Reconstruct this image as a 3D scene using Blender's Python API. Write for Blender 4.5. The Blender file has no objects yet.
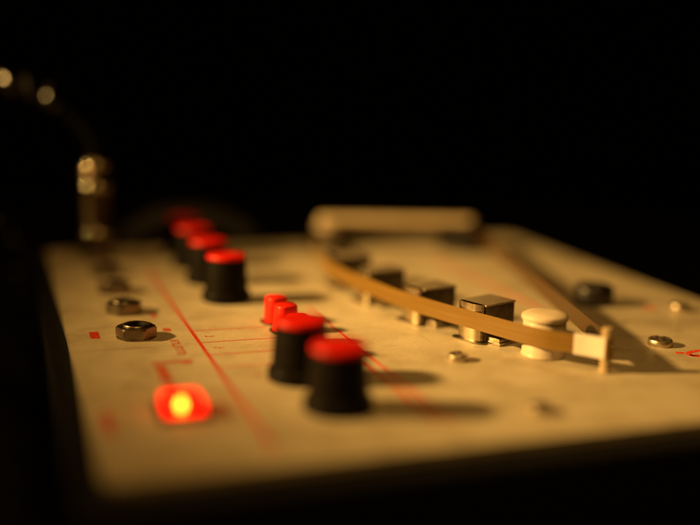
import bpy, bmesh, math, random
from mathutils import Vector, Matrix
random.seed(7)
S = bpy.context.scene
COL = S.collection
MM = 0.001

# ------------------------------------------------------------------ camera
cam_d = bpy.data.cameras.new("camera")
cam = bpy.data.objects.new("camera", cam_d); COL.objects.link(cam)
cam.matrix_world = Matrix((
    (0.9468195, 0.0383018, -0.3194775, -0.0172),
    (-0.3208883, 0.1856568, -0.9287423, -0.2033),
    (0.0237407, 0.9818679, 0.1880740, 0.0880),
    (0, 0, 0, 1)))
cam_d.sensor_width = 36.0
cam_d.lens = 1013.0 / 700.0 * 36.0
cam_d.clip_start = 0.005
cam_d.clip_end = 50.0
cam_d.dof.use_dof = True
cam_d.dof.focus_distance = 0.331
cam_d.dof.aperture_fstop = 2.3
S.camera = cam

# ------------------------------------------------------------------ world: a dark room
W = bpy.data.worlds.new("World"); S.world = W; W.use_nodes = True
bg = W.node_tree.nodes["Background"]
bg.inputs[0].default_value = (1.0, 0.5, 0.18, 1); bg.inputs[1].default_value = 0.0004

# ------------------------------------------------------------------ the one warm lamp, low on the left
ld = bpy.data.lights.new("desk_lamp_light", 'SPOT')
lamp = bpy.data.objects.new("desk_lamp_light", ld); COL.objects.link(lamp)
lamp.location = (-0.550, 0.215, 0.345)
aim = Vector((0.190, 0.122, 0.0))
lamp.rotation_euler = (aim - lamp.location).to_track_quat('-Z', 'Y').to_euler()
ld.color = (1.0, 0.565, 0.15)
ld.energy = 69.0
lamp.scale = (2.6, 1.0, 1.0)      # cone stretched sideways to shape the pool of light; no shade modelled
ld.spot_size = math.radians(14.6); ld.spot_blend = 1.0
ld.shadow_soft_size = 0.028

# weak warm fill light, added out of view to keep the shadows brown
ad = bpy.data.lights.new("fill_light", 'AREA')
fill = bpy.data.objects.new("fill_light", ad); COL.objects.link(fill)
ad.shape = 'DISK'; ad.size = 0.35
fill.location = (0.04, -0.22, 0.82)
fill.rotation_euler = (Vector((0.16, 0.13, 0)) - fill.location).to_track_quat('-Z', 'Y').to_euler()
ad.color = (1.0, 0.50, 0.11); ad.energy = 2.0

# ------------------------------------------------------------------ exposure
vs = S.view_settings
vs.view_transform = 'Standard'; vs.look = 'None'; vs.exposure = 0.0; vs.gamma = 1.0
vs.use_curve_mapping = False
S.cycles.use_denoising = True
S.cycles.sample_clamp_indirect = 4.0
S.cycles.max_bounces = 8


# ================================================================== materials
def new_mat(name):
    m = bpy.data.materials.new(name); m.use_nodes = True
    return m, m.node_tree, m.node_tree.nodes["Principled BSDF"]

def noise(nt, scale, detail=4, rough=0.55, vec=None):
    n = nt.nodes.new("ShaderNodeTexNoise")
    n.inputs["Scale"].default_value = scale; n.inputs["Detail"].default_value = detail
    n.inputs["Roughness"].default_value = rough
    if vec is not None: nt.links.new(vec, n.inputs["Vector"])
    return n

def ramp(nt, fac, stops):
    r = nt.nodes.new("ShaderNodeValToRGB")
    el = r.color_ramp.elements
    while len(el) < len(stops): el.new(0.5)
    for e, (p, c) in zip(el, stops):
        e.position = p; e.color = (*c, 1) if len(c) == 3 else c
    nt.links.new(fac, r.inputs[0]); return r

def bump(nt, b, height, strength, dist):
    n = nt.nodes.new("ShaderNodeBump")
    n.inputs["Strength"].default_value = strength; n.inputs["Distance"].default_value = dist
    nt.links.new(height, n.inputs["Height"]); nt.links.new(n.outputs[0], b.inputs["Normal"])

def objvec(nt, scale=(1, 1, 1)):
    t = nt.nodes.new("ShaderNodeTexCoord"); mp = nt.nodes.new("ShaderNodeMapping")
    mp.inputs["Scale"].default_value = scale
    nt.links.new(t.outputs["Object"], mp.inputs[0]); return mp.outputs[0]

def simple(name, col, rough=0.5, metal=0.0, nscale=300, var=0.12, rvar=0.1, bstr=0.0, stretch=(1, 1, 1), spec=0.5, coat=0.0):
    m, nt, b = new_mat(name)
    v = objvec(nt, stretch)
    n = noise(nt, nscale, 5, 0.6, v)
    lo = tuple(c * (1 - var) for c in col); hi = tuple(min(1, c * (1 + var)) for c in col)
    r = ramp(nt, n.outputs[0], [(0.3, lo), (0.7, hi)])
    nt.links.new(r.outputs[0], b.inputs["Base Color"])
    r2 = ramp(nt, n.outputs[0], [(0.25, (max(0.02, rough - rvar),) * 3), (0.75, (min(1, rough + rvar),) * 3)])
    nt.links.new(r2.outputs[0], b.inputs["Roughness"])
    b.inputs["Metallic"].default_value = metal
    b.inputs["Specular IOR Level"].default_value = spec
    b.inputs["Coat Weight"].default_value = coat
    if bstr: bump(nt, b, n.outputs[0], bstr, 0.0002)
    return m

def plate_material():
    m, nt, b = new_mat("cream_enamel")
    v = objvec(nt)
    big = noise(nt, 34, 5, 0.62, v)
    fine = noise(nt, 900, 3, 0.7, v)
    mid = noise(nt, 90, 6, 0.65, v)
    r = ramp(nt, big.outputs[0], [(0.30, (0.47, 0.40, 0.285)), (0.48, (0.62, 0.545, 0.405)), (0.70, (0.72, 0.645, 0.505))])
    g = ramp(nt, mid.outputs[0], [(0.25, (0.66, 0.61, 0.52)), (0.48, (0.93, 0.92, 0.90)), (0.7, (1, 1, 1))])
    mx = nt.nodes.new("ShaderNodeMix"); mx.data_type = 'RGBA'; mx.blend_type = 'MULTIPLY'; mx.inputs[0].default_value = 0.75
    nt.links.new(r.outputs[0], mx.inputs[6]); nt.links.new(g.outputs[0], mx.inputs[7])
    g2 = ramp(nt, fine.outputs[0], [(0.3, (0.74, 0.73, 0.69)), (0.62, (1, 1, 1))])
    mx2 = nt.nodes.new("ShaderNodeMix"); mx2.data_type = 'RGBA'; mx2.blend_type = 'MULTIPLY'; mx2.inputs[0].default_value = 0.6
    nt.links.new(mx.outputs[2], mx2.inputs[6]); nt.links.new(g2.outputs[0], mx2.inputs[7])
    # a few chips and grime specks
    sp = noise(nt, 260, 2, 0.5, v)
    sr = ramp(nt, sp.outputs[0], [(0.735, (1, 1, 1)), (0.77, (0.28, 0.2, 0.12))])
    mx3 = nt.nodes.new("ShaderNodeMix"); mx3.data_type = 'RGBA'; mx3.blend_type = 'MULTIPLY'; mx3.inputs[0].default_value = 0.8
    nt.links.new(mx2.outputs[2], mx3.inputs[6]); nt.links.new(sr.outputs[0], mx3.inputs[7])
    last = mx3.outputs[2]
    for ang, sc, thr in ((0.35, (14, 520, 1), 0.70), (-0.9, (420, 12, 1), 0.71), (1.3, (10, 700, 1), 0.72)):
        t_ = nt.nodes.new("ShaderNodeTexCoord"); mp = nt.nodes.new("ShaderNodeMapping")
        mp.inputs["Rotation"].default_value = (0, 0, ang); mp.inputs["Scale"].default_value = sc
        nt.links.new(t_.outputs["Object"], mp.inputs[0])
        sn = noise(nt, 1.0, 2, 0.5, mp.outputs[0])
        q = ramp(nt, sn.outputs[0], [(thr, (1, 1, 1)), (thr + 0.03, (0.55, 0.47, 0.36))])
        m4 = nt.nodes.new("ShaderNodeMix"); m4.data_type = 'RGBA'; m4.blend_type = 'MULTIPLY'; m4.inputs[0].default_value = 0.8
        nt.links.new(last, m4.inputs[6]); nt.links.new(q.outputs[0], m4.inputs[7]); last = m4.outputs[2]
    grain = noise(nt, 2600, 2, 0.7, v)
    q = ramp(nt, grain.outputs[0], [(0.32, (0.70, 0.68, 0.62)), (0.6, (1, 1, 1))])
    m5 = nt.nodes.new("ShaderNodeMix"); m5.data_type = 'RGBA'; m5.blend_type = 'MULTIPLY'; m5.inputs[0].default_value = 0.55
    nt.links.new(last, m5.inputs[6]); nt.links.new(q.outputs[0], m5.inputs[7]); last = m5.outputs[2]
    nt.links.new(last, b.inputs["Base Color"])
    rr = ramp(nt, mid.outputs[0], [(0.3, (0.42,) * 3), (0.7, (0.6,) * 3)])
    nt.links.new(rr.outputs[0], b.inputs["Roughness"])
    b.inputs["Specular IOR Level"].default_value = 0.4
    bump(nt, b, fine.outputs[0], 0.35, 0.00012)
    return m

def ink_material(name, col, wear=0.5):
    m, nt, b = new_mat(name)
    v = objvec(nt)
    n = noise(nt, 1400, 3, 0.6, v)
    r = ramp(nt, n.outputs[0], [(0.33, (0.6, 0.42, 0.27)), (0.33 + 0.2 * wear, col)])
    nt.links.new(r.outputs[0], b.inputs["Base Color"]); b.inputs["Roughness"].default_value = 0.5
    return m

def tape_material(name, lo, hi):
    m, nt, b = new_mat(name)
    v = objvec(nt, (6, 6, 1000))
    n = noise(nt, 4, 5, 0.6, v)
    r = ramp(nt, n.outputs[0], [(0.3, lo), (0.7, hi)])
    nt.links.new(r.outputs[0], b.inputs["Base Color"])
    b.inputs["Roughness"].default_value = 0.34
    b.inputs["Specular IOR Level"].default_value = 0.5
    bump(nt, b, n.outputs[0], 0.25, 0.0001)
    return m

def lens_material():
    # moulded red plastic lens of a lit pilot lamp
    m, nt, b = new_mat("lit_red_lens")
    v = objvec(nt)
    n = noise(nt, 160, 2, 0.5, v)
    r = ramp(nt, n.outputs[0], [(0.3, (0.40, 0.004, 0.002)), (0.7, (0.55, 0.008, 0.003))])
    nt.links.new(r.outputs[0], b.inputs["Base Color"])
    b.inputs["Roughness"].default_value = 0.22
    b.inputs["Emission Color"].default_value = (1.0, 0.007, 0.0015, 1)
    b.inputs["Emission Strength"].default_value = 3.2
    tr = nt.nodes.new("ShaderNodeBsdfTransparent"); tr.inputs[0].default_value = (1.0, 0.6, 0.3, 1)
    ms = nt.nodes.new("ShaderNodeMixShader"); ms.inputs[0].default_value = 0.3
    out = nt.nodes["Material Output"]
    nt.links.new(b.outputs[0], ms.inputs[1]); nt.links.new(tr.outputs[0], ms.inputs[2])
    nt.links.new(ms.outputs[0], out.inputs[0])
    return m

def glow_material():
    m, nt, b = new_mat("glowing_bulb")
    v = objvec(nt); n = noise(nt, 200, 2, 0.5, v)
    r = ramp(nt, n.outputs[0], [(0.2, (1.0, 0.66, 0.07)), (0.8, (1.0, 0.72, 0.09))])
    nt.links.new(r.outputs[0], b.inputs["Emission Color"])
    b.inputs["Base Color"].default_value = (0.9, 0.5, 0.1, 1)
    b.inputs["Emission Strength"].default_value = 30.0
    return m

M = dict(
    plate=plate_material(),
    ink=ink_material("red_printing_ink", (0.66, 0.035, 0.012), 0.45),
    ink_worn=ink_material("worn_red_printing_ink", (0.60, 0.06, 0.022), 0.9),
    tape=tape_material("brown_tape_backing", (0.140, 0.077, 0.012), (0.245, 0.140, 0.025)),
    oxide=tape_material("dark_tape_oxide", (0.05, 0.027, 0.009), (0.08, 0.042, 0.014)),
    splice=simple("white_leader_tape", (0.70, 0.64, 0.60), 0.5, nscale=500, var=0.04),
    bar=simple('buff_painted_bar', (0.68, 0.55, 0.37), 0.45, nscale=240, var=0.1, bstr=0.05),
    case=simple("black_vinyl_cloth", (0.006, 0.005, 0.0045), 0.62, nscale=900, var=0.4, bstr=0.5, spec=0.25),
    black=simple("black_knob_plastic", (0.007, 0.006, 0.005), 0.42, nscale=700, var=0.3, rvar=0.08, bstr=0.06, spec=0.09),
    gloss=simple("black_rubber", (0.014, 0.011, 0.010), 0.34, nscale=600, var=0.3, bstr=0.05),
    red=simple("red_cap_plastic", (0.60, 0.009, 0.003), 0.42, nscale=260, var=0.12, spec=0.35),
    redb=simple("red_button_plastic", (0.76, 0.018, 0.005), 0.42, nscale=260, var=0.1, spec=0.35),
    nickel=simple("dull_nickel", (0.44, 0.38, 0.29), 0.32, 1.0, nscale=420, var=0.25, rvar=0.12, bstr=0.05),
    brushed=simple("brushed_steel", (0.26, 0.22, 0.17), 0.38, 1.0, nscale=60, var=0.35, rvar=0.1, bstr=0.1, stretch=(2, 40, 2)),
    chrome=simple("chrome", (0.62, 0.56, 0.45), 0.09, 1.0, nscale=300, var=0.08, rvar=0.05),
    polished=simple("polished_head_face", (0.55, 0.47, 0.34), 0.24, 1.0, nscale=90, var=0.12, rvar=0.06, stretch=(1, 1, 20)),
    headside=simple("dark_mu_metal", (0.15, 0.12, 0.085), 0.5, 0.85, nscale=500, var=0.4, rvar=0.12, bstr=0.08),
    nut=simple('tarnished_nickel', (0.26, 0.215, 0.16), 0.40, 1.0, nscale=420, var=0.3, rvar=0.12, bstr=0.06),
    lead=simple('matt_black_cord', (0.002, 0.002, 0.002), 0.8, nscale=500, var=0.3, spec=0.04),
    screw=simple('worn_zinc_screw', (0.55, 0.47, 0.36), 0.40, 1.0, nscale=600, var=0.3, rvar=0.12, bstr=0.1),
    barrel=simple('bronzed_plug_barrel', (0.13, 0.095, 0.06), 0.42, 1.0, nscale=400, var=0.3, rvar=0.1),
    lid=simple("scuffed_steel_lid", (0.40, 0.33, 0.24), 0.55, 0.72, nscale=1800, var=0.25, rvar=0.12, bstr=0.2),
    hole=simple("dark_socket_bore", (0.006, 0.005, 0.005), 0.7, nscale=300),
    cream=simple("cream_plastic", (0.64, 0.54, 0.42), 0.42, nscale=180, var=0.06, spec=0.4),
    pin=simple("pale_pin", (0.40, 0.30, 0.18), 0.42, nscale=300, var=0.12),
    cord=simple("black_cord_rubber", (0.012, 0.010, 0.009), 0.26, nscale=500, var=0.3, rvar=0.05, spec=1.0),
    leather=simple("dark_brown_leather", (0.008, 0.006, 0.004), 0.8, nscale=350, var=0.4, bstr=0.3),
    table=simple("black_table_paint", (0.008, 0.007, 0.006), 0.75, nscale=60, var=0.5, spec=0.15),
    lens=lens_material(), glow=glow_material(),
)


# ================================================================== mesh helpers (coordinates in millimetres)
def link(name, bm, mat, parent=None, loc=(0, 0, 0), rotz=0.0, smooth=True, angle=38):
    me = bpy.data.meshes.new(name)
    bmesh.ops.recalc_face_normals(bm, faces=bm.faces[:])
    for v in bm.verts: v.co *= MM
    bm.to_mesh(me); bm.free()
    me.materials.append(mat)
    if smooth:
        me.polygons.foreach_set("use_smooth", [True] * len(me.polygons))
        me.set_sharp_from_angle(angle=math.radians(angle))
    o = bpy.data.objects.new(name, me); COL.objects.link(o)
    o.location = Vector(loc) * MM; o.rotation_euler = (0, 0, rotz)
    if parent is not None: o.parent = parent
    return o

def empty(name, loc=(0, 0, 0), parent=None, rotz=0.0):
    o = bpy.data.objects.new(name, None); COL.objects.link(o)
    o.empty_display_size = 0.01
    o.location = Vector(loc) * MM; o.rotation_euler = (0, 0, rotz)
    if parent is not None: o.parent = parent
    return o

def tag(o, label=None, cat=None, kind=None, group=None):
    if label: o["label"] = label
    if cat: o["category"] = cat
    if kind: o["kind"] = kind
    if group: o["group"] = group
    return o

def lathe(prof, seg=48, bm=None, c=(0, 0, 0), cap=True):
    bm = bm or bmesh.new()
    rings = []
    for r, z in prof:
        if r < 1e-6:
            rings.append([bm.verts.new((c[0], c[1], c[2] + z))])
        else:
            rings.append([bm.verts.new((c[0] + r * math.cos(2 * math.pi * i / seg), c[1] + r * math.sin(2 * math.pi * i / seg), c[2] + z)) for i in range(seg)])
    for a, b in zip(rings, rings[1:]):
        for i in range(seg):
            j = (i + 1) % seg
            if len(a) == 1: bm.faces.new((a[0], b[i], b[j]))
            elif len(b) == 1: bm.faces.new((a[i], a[j], b[0]))
            else: bm.faces.new((a[i], a[j], b[j], b[i]))
    if cap:
        for r in (rings[0], rings[-1]):
            if len(r) > 2: bm.faces.new(r)
    return bm

def prism(poly, z0, z1, bev=0.0, seg=2, bm=None, vert_bev=True):
    b = bmesh.new()
    lo = [b.verts.new((x, y, z0)) for x, y in poly]; hi = [b.verts.new((x, y, z1)) for x, y in poly]
    n = len(poly)
    b.faces.new(lo[::-1]); b.faces.new(hi)
    for i in range(n): b.faces.new((lo[i], lo[(i + 1) % n], hi[(i + 1) % n], hi[i]))
    if bev:
        bmesh.ops.bevel(b, geom=b.edges[:], offset=bev, segments=seg, profile=0.6, affect='EDGES')
    if bm is None: return b
    me = bpy.data.meshes.new("tmp"); b.to_mesh(me); b.free(); bm.from_mesh(me); bpy.data.meshes.remove(me)
    return bm

def rect(x0, y0, x1, y1): return [(x0, y0), (x1, y0), (x1, y1), (x0, y1)]

def rrect(cx, cy, w, h, r, n=6):
    pts = []
    for sx, sy, a0 in ((1, 1, 0), (-1, 1, 90), (-1, -1, 180), (1, -1, 270)):
        for k in range(n + 1):
            a = math.radians(a0 + 90 * k / n)
            pts.append((cx + sx * (w / 2 - r) + r * math.cos(a), cy + sy * (h / 2 - r) + r * math.sin(a)))
    return pts

def loft(rings, cap=True):
    bm = bmesh.new(); R = [[bm.verts.new(p) for p in ring] for ring in rings]
    n = len(R[0])
    for a, b in zip(R, R[1:]):
        for i in range(n): bm.faces.new((a[i], a[(i + 1) % n], b[(i + 1) % n], b[i]))
    if cap: bm.faces.new(R[0][::-1]); bm.faces.new(R[-1])
    return bm

def catmull(pts, n=12, closed=False):
    P = [Vector(p) for p in pts]; out = []
    m = len(P)
    for i in range(m if closed else m - 1):
        g = lambda k: P[k % m] if closed else P[max(0, min(m - 1, k))]
        p0, p1, p2, p3 = g(i - 1), g(i), g(i + 1), g(i + 2)
        for k in range(n):
            t = k / n
            out.append(0.5 * ((2 * p1) + (p2 - p0) * t + (2 * p0 - 5 * p1 + 4 * p2 - p3) * t * t + (3 * p1 - p0 - 3 * p2 + p3) * t ** 3))
    if not closed: out.append(P[-1])
    return out

def frames(path):
    T = []
    for i in range(len(path)):
        a = path[max(0, i - 1)]; b = path[min(len(path) - 1, i + 1)]
        T.append((b - a).normalized())
    N = T[0].orthogonal().normalized(); out = []
    for t in T:
        N = (N - t * N.dot(t)).normalized(); out.append((t, N, t.cross(N)))
    return out

def tube(path, rad, seg=10, bm=None, flat=1.0):
    bm = bm or bmesh.new(); path = [Vector(p) for p in path]
    F = frames(path); rings = []
    for i, (p, (t, n, b)) in enumerate(zip(path, F)):
        r = rad(i / (len(path) - 1)) if callable(rad) else rad
        rings.append([bm.verts.new(p + n * r * math.cos(2 * math.pi * k / seg) + b * r * flat * math.sin(2 * math.pi * k / seg)) for k in range(seg)])
    for a, b in zip(rings, rings[1:]):
        for i in range(seg): bm.faces.new((a[i], a[(i + 1) % seg], b[(i + 1) % seg], b[i]))
    bm.faces.new(rings[0][::-1]); bm.faces.new(rings[-1])
    return bm


# ================================================================== the surface
bm = prism(rect(-900, -500, 1100, 1300), -110, -90)
tag(link("table", bm, M['table'], smooth=False), "black table top under the tape echo machine", "table", kind="structure")

# ================================================================== the machine
unit = empty("tape_echo_machine", (122, 145, -90))
tag(unit, "cream topped tape echo machine in black case with red capped knobs", "tape machine")
off = (-122, -145, 90)          # parts are modelled in panel coordinates: origin at the front left corner of the panel
base = off

def part(name, bm, mat, loc=(0, 0, 0), rotz=0.0, parent=None, **k):
    if parent is None:
        return link(name, bm, mat, unit, tuple(a + b for a, b in zip(base, loc)), rotz, **k)
    return link(name, bm, mat, parent, loc, rotz, **k)

# case and panel
case = part("case", prism(rect(-7, -3, 252, 297), -90, -2.6, bev=2.2, seg=3), M['case'])
plate = part("top_panel", prism(rrect(122.5, 147, 245, 286, 5, 5), -2.4, 0.0, bev=0.5, seg=2), M['plate'])
tag(plate, "cream enamel top panel with red printed lines")
# carrying handle on the rear face
hp = catmull([(38, 300, -14), (39.5, 302, 0), (47, 304, 7), (61, 305, 11.5), (80, 305, 11), (95, 304, 6), (102, 302, 0), (103, 300, -14)], 8)
handle = part("carry_handle", tube(hp, 5.0, 12, flat=1.5), M['leather'])
for x in (38, 103):
    part("handle_plate", prism(rect(x - 8, 297.2, x + 8, 299.6), -24, -6, bev=0.6), M['nickel'], parent=handle)

# metal guards on the rear corners of the case
for sx, xx in ((-1, -7), (1, 252)):
    g_ = bmesh.new()
    x0, x1 = sorted((xx + sx * 0.9, xx - sx * 5.5))
    prism(rect(x0, 288, x1, 297.9), -2.5, -1.7, bm=g_)
    x0, x1 = sorted((xx + sx * 0.9, xx + sx * 0.1))
    prism(rect(x0, 272, x1, 297.9), -32, -2.6, bm=g_)
    x0, x1 = sorted((xx + sx * 0.8, xx - sx * 16))
    prism(rect(x0, 297.1, x1, 297.8), -32, -2.7, bm=g_)
    part("corner_guard", g_, M['polished'], parent=case, smooth=False)

# ---- printing on the panel (sub-parts of the panel)
def ink(name, polys, mat='ink', z=0.06):
    b = bmesh.new()
    for poly in polys:
        prism(poly, 0.005, z, bm=b)
    return part(name, b, M[mat], parent=plate, smooth=False)

def seg(p, q, w):
    p, q = Vector(p), Vector(q); d = (q - p).normalized(); n = Vector((-d.y, d.x)) * w / 2
    return [tuple(p + n), tuple(p - n), tuple(q - n), tuple(q + n)]

ink("printed_line", [rect(39.6, 14, 40.8, 232)])
ink("printed_line", [rect(87.9, 20, 88.9, 150)])
for y, x1 in ((125.8, 66), (110.8, 66), (96.2, 63), (82.3, 59)):
    ink("printed_line", [seg((41.0, y), (x1, y + 0.1), 0.55)])
ink("printed_line", [rect(83.8, 22, 85.4, 78)], 'ink_worn')
ink("printed_line", [rect(173.4, 128, 175.0, 232)], 'ink_worn')
ink("printed_line", [rect(203.6, 168, 205.2, 226)], 'ink_worn')
# bent rule beside the pilot lamp
ink("printed_bracket", [rect(31.2, 88.6, 34.2, 92.4), rect(22.0, 90.4, 31.2, 92.4), rect(22.6, 72.0, 25.8, 88.6), rect(22.6, 58.0, 25.8, 70.0)], 'ink_worn')
# sideways lettering: short stems lying across the panel
stems = []
y = 116.2
for k, gap in enumerate((1.5, 2.3, 1.3, 2.5, 1.4, 2.2, 1.6, 2.5, 1.4, 2.3)):
    stems.append(rect(31.3, y - 0.62, 34.1, y))
    if k in (1, 5, 7): stems.append(rect(33.5, y - gap, 34.1, y - 0.6))
    if k in (3, 8): stems.append(rect(31.3, y - gap, 31.9, y - 0.6))
    y -= gap
ink("printed_word", stems, 'ink_worn')
for (x0, y0) in ((43.4, 118.0), (43.5, 103.8)):
    ink("printed_mark", [rect(x0, y0 - 0.5, x0 + 3.2, y0), rect(x0, y0, x0 + 0.5, y0 + 0.9), rect(x0 + 1.5, y0 - 1.2, x0 + 1.9, y0 - 0.5)], 'ink_worn')
ink("printed_square", [rect(7.2, 123.6, 10.2, 132.4)])
ink("printed_dot", [rrect(32.6, 129.6, 2.8, 4.2, 1.1)], 'ink_worn')
ink("printed_dot", [rrect(31.0, 150.0, 2.6, 3.8, 1.1)], 'ink_worn')
ink("printed_square", [rect(3.4, 34, 6.2, 50)], 'ink_worn')
ink("printed_dot", [rrect(215.8, 118.0, 5.5, 3.4, 1.4)], 'ink_worn')
for x0, y0 in ((50.2, 73.0), (52.4, 66.5)):
    ink("printed_dot", [rrect(x0, y0, 2.0, 1.6, 0.7)], 'ink_worn')
# curled sign at the right hand edge
def ring(cx, cy, rx, ry, w, a0, a1, n=22):
    out = []
    for k in range(n):
        a, b_ = [math.radians(a0 + (a1 - a0) * (k + q) / n) for q in (0, 1)]
        out.append([(cx + (rx - w) * math.cos(a), cy + (ry - w) * math.sin(a)), (cx + rx * math.cos(a), cy + ry * math.sin(a)),
                    (cx + rx * math.cos(b_), cy + ry * math.sin(b_)), (cx + (rx - w) * math.cos(b_), cy + (ry - w) * math.sin(b_))])
    return out
ink("printed_curl", ring(196.2, 59.2, 7.8, 4.4, 1.9, 0, 360) + [rrect(187.8, 62.0, 3.0, 1.9, 0.9), rrect(190.8, 58.2, 3.6, 2.2, 0.9)])

# ---- jack sockets along the left edge
def hexa(r, a0): return [(r * math.cos(a0 + k * math.pi / 3), r * math.sin(a0 + k * math.pi / 3)) for k in range(6)]
def jack(x, y, a0, label=None):
    b = bmesh.new()
    n = 48
    def circ(r, z): return [b.verts.new((r * math.cos(2 * math.pi * i / n), r * math.sin(2 * math.pi * i / n), z)) for i in range(n)]
    def hexring(r, z, k=1.0):
        out = []
        for i in range(n):
            a = 2 * math.pi * i / n
            q = (a - a0) % (math.pi / 3) - math.pi / 6
            rr = r * math.cos(math.pi / 6) / math.cos(q)
            out.append(b.verts.new((min(rr, k) * math.cos(a), min(rr, k) * math.sin(a), z)))
        return out
    # nut with chamfered corners and a bore
    R = [hexring(6.75, 0.5, 6.3), hexring(6.75, 0.85, 9), hexring(6.75, 3.2, 9), hexring(6.75, 3.75, 6.2), circ(4.7, 3.8), circ(4.6, 0.55)]
    for a, c in zip(R, R[1:]):
        for i in range(n): b.faces.new((a[i], a[(i + 1) % n], c[(i + 1) % n], c[i]))
    nut = part("jack_nut", b, M['nut'], (x, y, 0), angle=25)
    if label: tag(nut, label)
    part("washer", lathe([(4.6, 0.02), (6.4, 0.02), (6.4, 0.45), (4.6, 0.45), (4.6, 0.02)], 40, cap=False), M['brushed'], parent=nut)
    # threaded bush with the dark bore
    prof = [(4.45, 0.6)]
    z = 2.9
    while z < 4.3:
        prof += [(4.45, z), (4.2, z + 0.2)]; z += 0.4
    prof += [(4.1, 4.5), (3.25, 4.5), (3.2, 0.7), (0, 0.7)]
    part("bush", lathe(prof, 40, cap=False), M['brushed'], parent=nut)
    part("bore", lathe([(3.15, 0.8), (3.15, 4.0), (3.0, 4.0), (2.9, 0.95), (0, 0.95)], 32, cap=False), M['hole'], parent=nut)
    return nut
for k, y in enumerate((122.8, 158.0, 192.5, 227.5, 262.5)):
    jack(21.6, y, math.radians((-74, 12, 33, -20, 5)[k]))

# ---- knobs
def knob(x, y, h=16.6, rot=0.0):
    n = 96
    rows = [(9.0, 0.3), (9.3, 0.6), (9.3, 3.0), (9.0, 3.5), (8.35, 3.9), (8.2, 4.6), (7.5, h - 1.9), (7.35, h - 1.6)]
    b = bmesh.new(); R = []
    for r, z in rows:
        ring_ = []
        for i in range(n):
            a = 2 * math.pi * i / n
            fl = 0.13 * (0.5 + 0.5 * math.cos(24 * a)) if 4.0 < z < h - 1.8 else 0
            ring_.append(b.verts.new(((r - fl) * math.cos(a), (r - fl) * math.sin(a), z)))
        R.append(ring_)
    for a, c in zip(R, R[1:]):
        for i in range(n): b.faces.new((a[i], a[(i + 1) % n], c[(i + 1) % n], c[i]))
    b.faces.new(R[0][::-1]); b.faces.new(R[-1])
    k = part("knob", b, M['black'], (x, y, 0), rot)
    part("cap", lathe([(7.3, h - 1.55), (7.42, h - 1.4), (7.42, h - 0.55), (7.2, h - 0.2), (6.7, h - 0.04), (3, h + 0.08), (0, h + 0.1)], 56), M['red'], parent=k)
    return k
for i, (x, y) in enumerate(((61.5, 268.5), (60.8, 236.5), (60.8, 202.8), (61.2, 168.8), (61.0, 66.0), (63.4, 37.6))):
    knob(x, y, 17.8, i * 0.7)

# ---- push buttons
def button(x, y, h):
    rings = []
    for w, z in ((8.4, 0.2), (8.4, 0.9), (7.9, 1.1), (7.3, h - 0.8), (7.0, h - 0.3), (6.3, h - 0.02)):
        rings.append([(px, py, z) for px, py in rrect(0, 0, w, w, w * 0.36, 6)])
    pb = part("push_button", loft(rings), M['redb'], (x, y, 0), 0.12)
    out_, inn = rrect(0, 0, 10.2, 10.2, 3.6, 6), rrect(0, 0, 8.7, 8.7, 3.1, 6)
    bz = bmesh.new(); lv = [[bz.verts.new((px, py, z)) for px, py in pts] for pts, z in ((out_, 0.03), (out_, 0.45), (inn, 0.5), (inn, 0.03))]
    for a, c in zip(lv, lv[1:]):
        for i in range(len(a)): bz.faces.new((a[i], a[(i + 1) % len(a)], c[(i + 1) % len(a)], c[i]))
    part("bezel", bz, M['gloss'], parent=pb)
    return pb
for y, h in ((131.5, 9.4), (118.6, 9.4), (103.4, 9.2), (89.0, 9.2)):
    button(71.0, y, h)

# ---- pilot lamp
bez = part("pilot_lamp", loft([[(px, py, z) for px, py in rrect(0, 0, w, w * 1.2, 0.9, 4)] for w, z in ((13.4, 0.05), (13.4, 0.7), (12.8, 1.0))]), M['gloss'], (23.8, 46.0, 0))
tag(bez, "lit red pilot lamp with glowing yellow centre")
lens = part("lens", loft([[(px, py, z) for px, py in rrect(0, 0, w, w * 1.12, rr, 5)] for w, z, rr in ((10.2, 1.05, 0.3), (10.1, 3.9, 0.3), (9.8, 4.2, 0.3), (9.2, 4.4, 0.3))]), M['lens'], parent=bez)
b = bmesh.new()
bmesh.ops.create_uvsphere(b, u_segments=24, v_segments=14, radius=1.0)
for v in b.verts: v.co = Vector((v.co.x * 1.1, v.co.y * 1.5, 2.7 + v.co.z * 1.6))
part("bulb", b, M['glow'], (-0.6, -2.0, 0), parent=bez)

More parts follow.
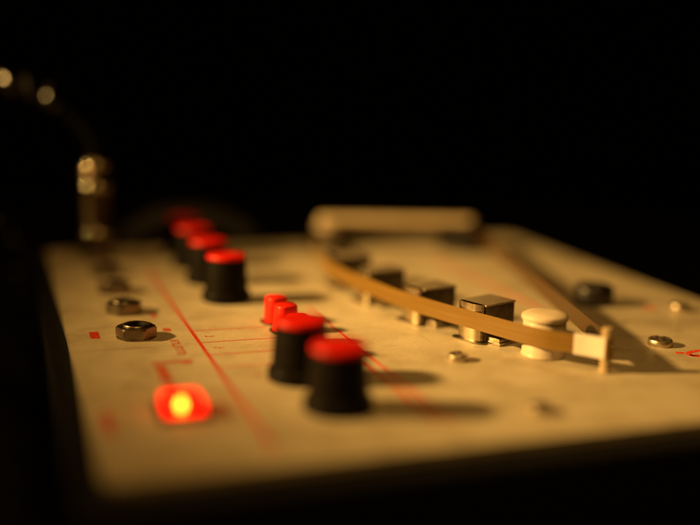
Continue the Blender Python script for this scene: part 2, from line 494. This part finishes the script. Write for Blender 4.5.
# ---- screws
def screw(x, y, r, h, rot, label=None, cross=True):
    n = 40
    prof = [(r * 0.97, 0.02), (r, 0.3), (r * 0.99, h * 0.55), (r * 0.93, h * 0.8), (r * 0.8, h * 0.94), (r * 0.5, h * 0.99), (0, h)]
    b = lathe(prof, n)
    o = part("screw", b, M['screw'], (x, y, 0), rot)
    # recessed drive: a cross shaped cut, dark inside
    c = bmesh.new()
    w, L = r * 0.17, r * 0.92
    prism(rect(-L, -w, L, w), h * 0.3, h * 1.6, bm=c)
    cut = bpy.data.meshes.new("drive_cut")
    if cross: prism(rect(-w, -L, w, L), h * 0.3001, h * 1.6001, bm=c)
    bmesh.ops.recalc_face_normals(c, faces=c.faces[:])
    for v in c.verts: v.co *= MM
    c.to_mesh(cut); c.free()
    co = bpy.data.objects.new("drive_cut", cut); COL.objects.link(co)
    md = o.modifiers.new("drive", 'BOOLEAN'); md.object = co; md.operation = 'DIFFERENCE'; md.solver = 'EXACT'
    md.use_self = True
    dg = bpy.context.evaluated_depsgraph_get()
    co.matrix_world = Matrix.Translation(unit.location + o.location) @ Matrix.Rotation(rot, 4, 'Z')
    bpy.context.view_layer.update(); dg.update()
    me = bpy.data.meshes.new_from_object(o.evaluated_get(dg))
    o.modifiers.clear(); o.data = me
    bpy.data.objects.remove(co)
    me.polygons.foreach_set("use_smooth", [True] * len(me.polygons)); me.set_sharp_from_angle(angle=math.radians(32))
    if label: tag(o, label)
    return o
screw(187.3, 71.8, 4.2, 2.6, 0.93)
screw(226.0, 113.6, 3.9, 2.9, 0.9)
screw(113.7, 72.1, 3.3, 2.5, 0.55)
screw(114.4, 22.0, 3.4, 2.4, 0.2)

# ---- tape path (panel coordinates)
def unit2(x, y): l = math.hypot(x, y); return (x / l, y / l)
PIN, ROL, FL, FR = (151.8, 49.5), (142.8, 71.0), (133.5, 273.0), (201.5, 254.0)
def arc(c, r, a0, a1, n):
    return [(c[0] + r * math.cos(math.radians(a0 + (a1 - a0) * k / n)), c[1] + r * math.sin(math.radians(a0 + (a1 - a0) * k / n))) for k in range(n + 1)]
front = catmull([(x, y, 0) for x, y in ((150.45, 48.25), (147.2, 53.3), (141.9, 59.0), (138.2, 63.4), (134.6, 70.5), (129.9, 82.5), (125.6, 93.6), (121.2, 105.0), (115.6, 122.5), (110.6, 148.0), (107.9, 170.0), (107.4, 188.0), (110.2, 208.0), (118.0, 239.0), (127.9, 273.5))], 8)
path = [(p.x, p.y) for p in front]
path += arc(FL, 5.6, 172, 75, 10)
path += arc(FR, 5.6, 75, -16, 10)
path += arc(PIN, 1.8, -16, -138, 10)[:-1]
TZ0, TZ1, TH = 4.6, 10.6, 0.09

def ribbon(pts, closed, z0, z1, th, offset=0.0):
    n = len(pts); b = bmesh.new(); rows = []
    for i, (x, y) in enumerate(pts):
        if closed: a, c = pts[i - 1], pts[(i + 1) % n]
        else: a, c = pts[max(0, i - 1)], pts[min(n - 1, i + 1)]
        tx, ty = unit2(c[0] - a[0], c[1] - a[1]); nx, ny = -ty, tx
        o0, o1 = offset, offset + th
        rows.append([b.verts.new((x + nx * q, y + ny * q, z)) for q, z in ((o0, z0), (o0, z1), (o1, z1), (o1, z0))])
    for i in range(n if closed else n - 1):
        a, c = rows[i], rows[(i + 1) % n]
        for k in range(4): b.faces.new((a[k], a[(k + 1) % 4], c[(k + 1) % 4], c[k]))
    if not closed: b.faces.new(rows[0][::-1]); b.faces.new(rows[-1])
    return b

tape = link("tape_loop", ribbon(path, True, TZ0, TZ1, TH), M['tape'], angle=60)
tape.data.materials.append(M['oxide'])
for k, pg in enumerate(tape.data.polygons):
    if k % 4 == 0: pg.material_index = 1        # the side facing into the loop
tag(tape, "thin brown magnetic tape loop stretched past the metal heads", "tape")
# dense sample of the first stretch for the white splice (outer side)
spx = front[:13]
s = link("splice", ribbon([(p.x, p.y) for p in spx], False, TZ0 - 0.25, TZ1 + 0.35, 0.12, 0.05), M['splice'], tape)
s.location = (0, 0, 0)
tag(s, "white leader splice next to the upright pin")

# which side is outer? (front stretch runs away from the camera, left of travel = outer)
# ---- tape heads standing inside the loop
def head(i, scale=1.0, label=None):
    p = Vector((path[i][0], path[i][1], 0)); q = path[i + 1]; o = path[i - 1]
    t = Vector((q[0] - o[0], q[1] - o[1], 0)).normalized()      # away from the camera
    ang = math.atan2(t.y, t.x) - math.pi / 2                     # local +Y along tape, local +X into the loop
    W_, D_, H_ = 11.4, 16.6, 12.9
    root = part("tape_head", prism(rect(2.4, -W_ / 2, D_, W_ / 2), 0.15, H_ - 0.8, bev=0.35, seg=2), M['headside'], (p.x, p.y, 0), ang)
    if label: tag(root, label)
    # shield lid, folded sheet with a raised rim
    part("lid", prism(rect(2.2, -W_ / 2 - 0.25, D_ + 0.3, W_ / 2 + 0.25), H_ - 0.75, H_, bev=0.3, seg=2), M['lid'], parent=root)
    # polished curved contact face with the dark gap beside it
    rows = []
    n = 12
    prof = []
    for k in range(n + 1):
        a = -1 + 2 * k / n
        yy = a * (W_ / 2 - 0.7); prof.append((0.12 + 0.9 * a * a * abs(a), yy))
    prof += [(2.3, W_ / 2 - 0.6), (2.3, -(W_ / 2 - 0.6))]
    part("contact_face", prism(prof, 0.5, H_ + 0.05, bev=0.0), M['polished'], parent=root, angle=50)
    # mounting foot of two stacked plates
    f = bmesh.new()
    prism(rect(3.4, -W_ / 2 - 5.8, D_ + 0.6, W_ / 2 + 0.8), 0.05, 1.1, bev=0.15, bm=f)
    prism(rect(3.7, -W_ / 2 - 5.3, D_ + 0.1, W_ / 2 + 0.5), 1.2, 2.3, bev=0.15, bm=f)
    part("foot", f, M['nickel'], parent=root)
    rp = [(-0.7, -W_ / 2 + 0.3), (0.4, -W_ / 2 - 1.2), (2.5, -W_ / 2 - 1.4), (2.5, W_ / 2 + 1.4), (0.2, W_ / 2 + 1.4), (-0.8, W_ / 2 - 0.2)]
    part("shim", prism(rp, 0.05, 0.42), M['brushed'], parent=root)
    return root
def nearest(y): return min(range(2, len(front) - 2), key=lambda i: abs(path[i][1] - y))
for y in (92.6, 120.6, 154.5, 186.0):
    head(nearest(y))

# ---- guides, rollers, pin
r = part("guide_roller", lathe([(5.2, 0.05), (6.9, 0.1), (7.05, 0.5), (6.75, 1.0), (6.75, 11.2), (6.6, 11.4)], 64), M['cream'], (ROL[0], ROL[1], 0))
tag(r, "cream guide roller inside the tape loop")
part("cap", lathe([(6.5, 11.45), (7.3, 11.8), (7.45, 12.5), (7.2, 13.2), (6.2, 13.8), (3.5, 14.1), (0, 14.2)], 64), M['cream'], parent=r)
pn = part("guide_pin", lathe([(2.1, 0.02), (2.1, 0.6), (1.8, 0.9), (1.7, 1.2), (1.7, 13.5), (1.4, 13.8), (0, 13.85)], 32), M['pin'], (PIN[0], PIN[1], 0))
tag(pn, "pale upright pin where the tape turns back")
g = part("guide_roller", lathe([(4.6, 0.05), (4.6, 1.0), (5.5, 2.0), (5.5, 11.6), (5.2, 11.9), (0, 11.9)], 48), M['cream'], (FL[0], FL[1], 0))
part("flange", lathe([(9.0, 0.05), (9.2, 0.4), (9.2, 2.4), (8.8, 2.8), (5.6, 2.9)], 48), M['gloss'], parent=g)
g = part("guide_roller", lathe([(4.6, 0.05), (4.6, 1.0), (5.5, 2.0), (5.5, 11.8), (5.2, 12.1), (0, 12.2)], 48), M['gloss'], (FR[0], FR[1], 0))
part("flange", lathe([(13.4, 0.05), (13.8, 0.5), (13.8, 3.4), (13.3, 4.0), (5.6, 4.1)], 56), M['gloss'], parent=g)
# pale bar bridging the two far rollers above the tape
bx, by = FR[0] - FL[0], FR[1] - FL[1]
bl, ba = math.hypot(bx, by), math.atan2(by, bx)
rings_ = []
for w, z in ((5.4, 12.25), (7.0, 12.6), (7.8, 13.3), (8.0, 14.1), (7.7, 14.9), (6.6, 15.6), (5.0, 15.8)):
    rings_.append([(px, py, z) for px, py in rrect(bl / 2, 0, bl + w, w, w / 2 - 0.01, 8)])
br = part("bridge_bar", loft(rings_), M['bar'], (FL[0], FL[1], 0), ba)
tag(br, "pale rounded bar across the far end of the tape loop")
f = part("rubber_foot", lathe([(7.5, 0.05), (7.7, 0.4), (7.6, 6.0), (7.2, 7.0), (6.4, 7.5), (2.6, 7.6), (2.2, 7.0), (0, 7.0)], 56), M['gloss'], (199.0, 131.5, 0))
tag(f, "short black round stud on the right of the panel")

# ================================================================== coiled cable with its jack plug
PX, PY = 21.6, 262.5
cable = empty("coiled_cable", (PX, PY, 4.6))
tag(cable, "black coiled cable whose upright plug sits in the rearmost socket", "cable")
def cpart(name, bm, mat, parent=None, **k):
    return link(name, bm, mat, parent or cable, (0, 0, 0), **k)
pl = cpart("plug", lathe([(3.0, -2.6), (3.0, 0.0), (6.4, 0.2), (6.6, 0.6), (6.6, 9.0), (6.2, 9.6), (6.0, 10), (6.3, 27), (6.0, 38.0), (4.2, 40.5)], 48), M['barrel'])
tag(pl, "upright jack plug with bright metal rings")
def torus_ring(r, z, t, name="ring"):
    prof = [(r - t + t * 1.0 + t * math.cos(a), z + t * math.sin(a)) for a in [2 * math.pi * k / 16 for k in range(17)]]
    return cpart(name, lathe(prof, 56, cap=False), M['chrome'], pl)
torus_ring(6.1, 8.3, 1.5); torus_ring(5.9, 29.0, 1.6); torus_ring(5.0, 38.6, 1.4)
cpart("strain_relief", tube([(0, 0, 39), (0, 0, 44), (-1.5, 0.4, 50), (-6, 1.5, 57)], lambda t: 3.6 - 1.2 * t, 14), M['lead'])
o3 = (PX, PY, 4.6)
ctr = [(21.0, 262.6, 48), (19.6, 263.0, 53.5), (14.0, 265, 61.5), (7.0, 268, 68.5), (0.0, 271, 73.6), (-9.5, 273, 76.2), (-19.0, 273, 77.4), (-33, 272, 76.0), (-52, 271, 69), (-68, 270, 52), (-69, 271, 33), (-54, 280, 18), (-33, 295, 13),
       (-18, 307, 5), (-15.5, 316, -20), (-10, 326, -48), (4, 334, -72), (35, 340, -82.8), (90, 350, -82.8), (150, 380, -82.8)]
cp = catmull([tuple(a - b_ for a, b_ in zip(p, o3)) for p in ctr], 10)
# resample to even steps
cum = [0.0]
for a, b_ in zip(cp, cp[1:]): cum.append(cum[-1] + (b_ - a).length)
total = cum[-1]
step = 0.55; N = int(total / step); even = []; j = 0
for k in range(N + 1):
    s_ = total * k / N
    while j < len(cum) - 2 and cum[j + 1] < s_: j += 1
    even.append(cp[j].lerp(cp[j + 1], (s_ - cum[j]) / max(1e-9, cum[j + 1] - cum[j])))
fr = frames(even)
wire = []
for k, (p, (t, n, b_)) in enumerate(zip(even, fr)):
    s_ = total * k / N
    amp = 4.2 * min(1.0, max(0.0, (s_ - 24.0) / 7.0))
    ph = 2 * math.pi * s_ / 9.6 + 2.0
    wire.append(p + n * amp * math.cos(ph) + b_ * amp * math.sin(ph))
cut_ = next(k for k in range(N) if total * k / N > 25.0)
cpart("lead", tube(wire[:cut_ + 1], 1.9, 8), M['lead'])
cpart("coil", tube(wire[cut_:], 1.6, 8), M['cord'])
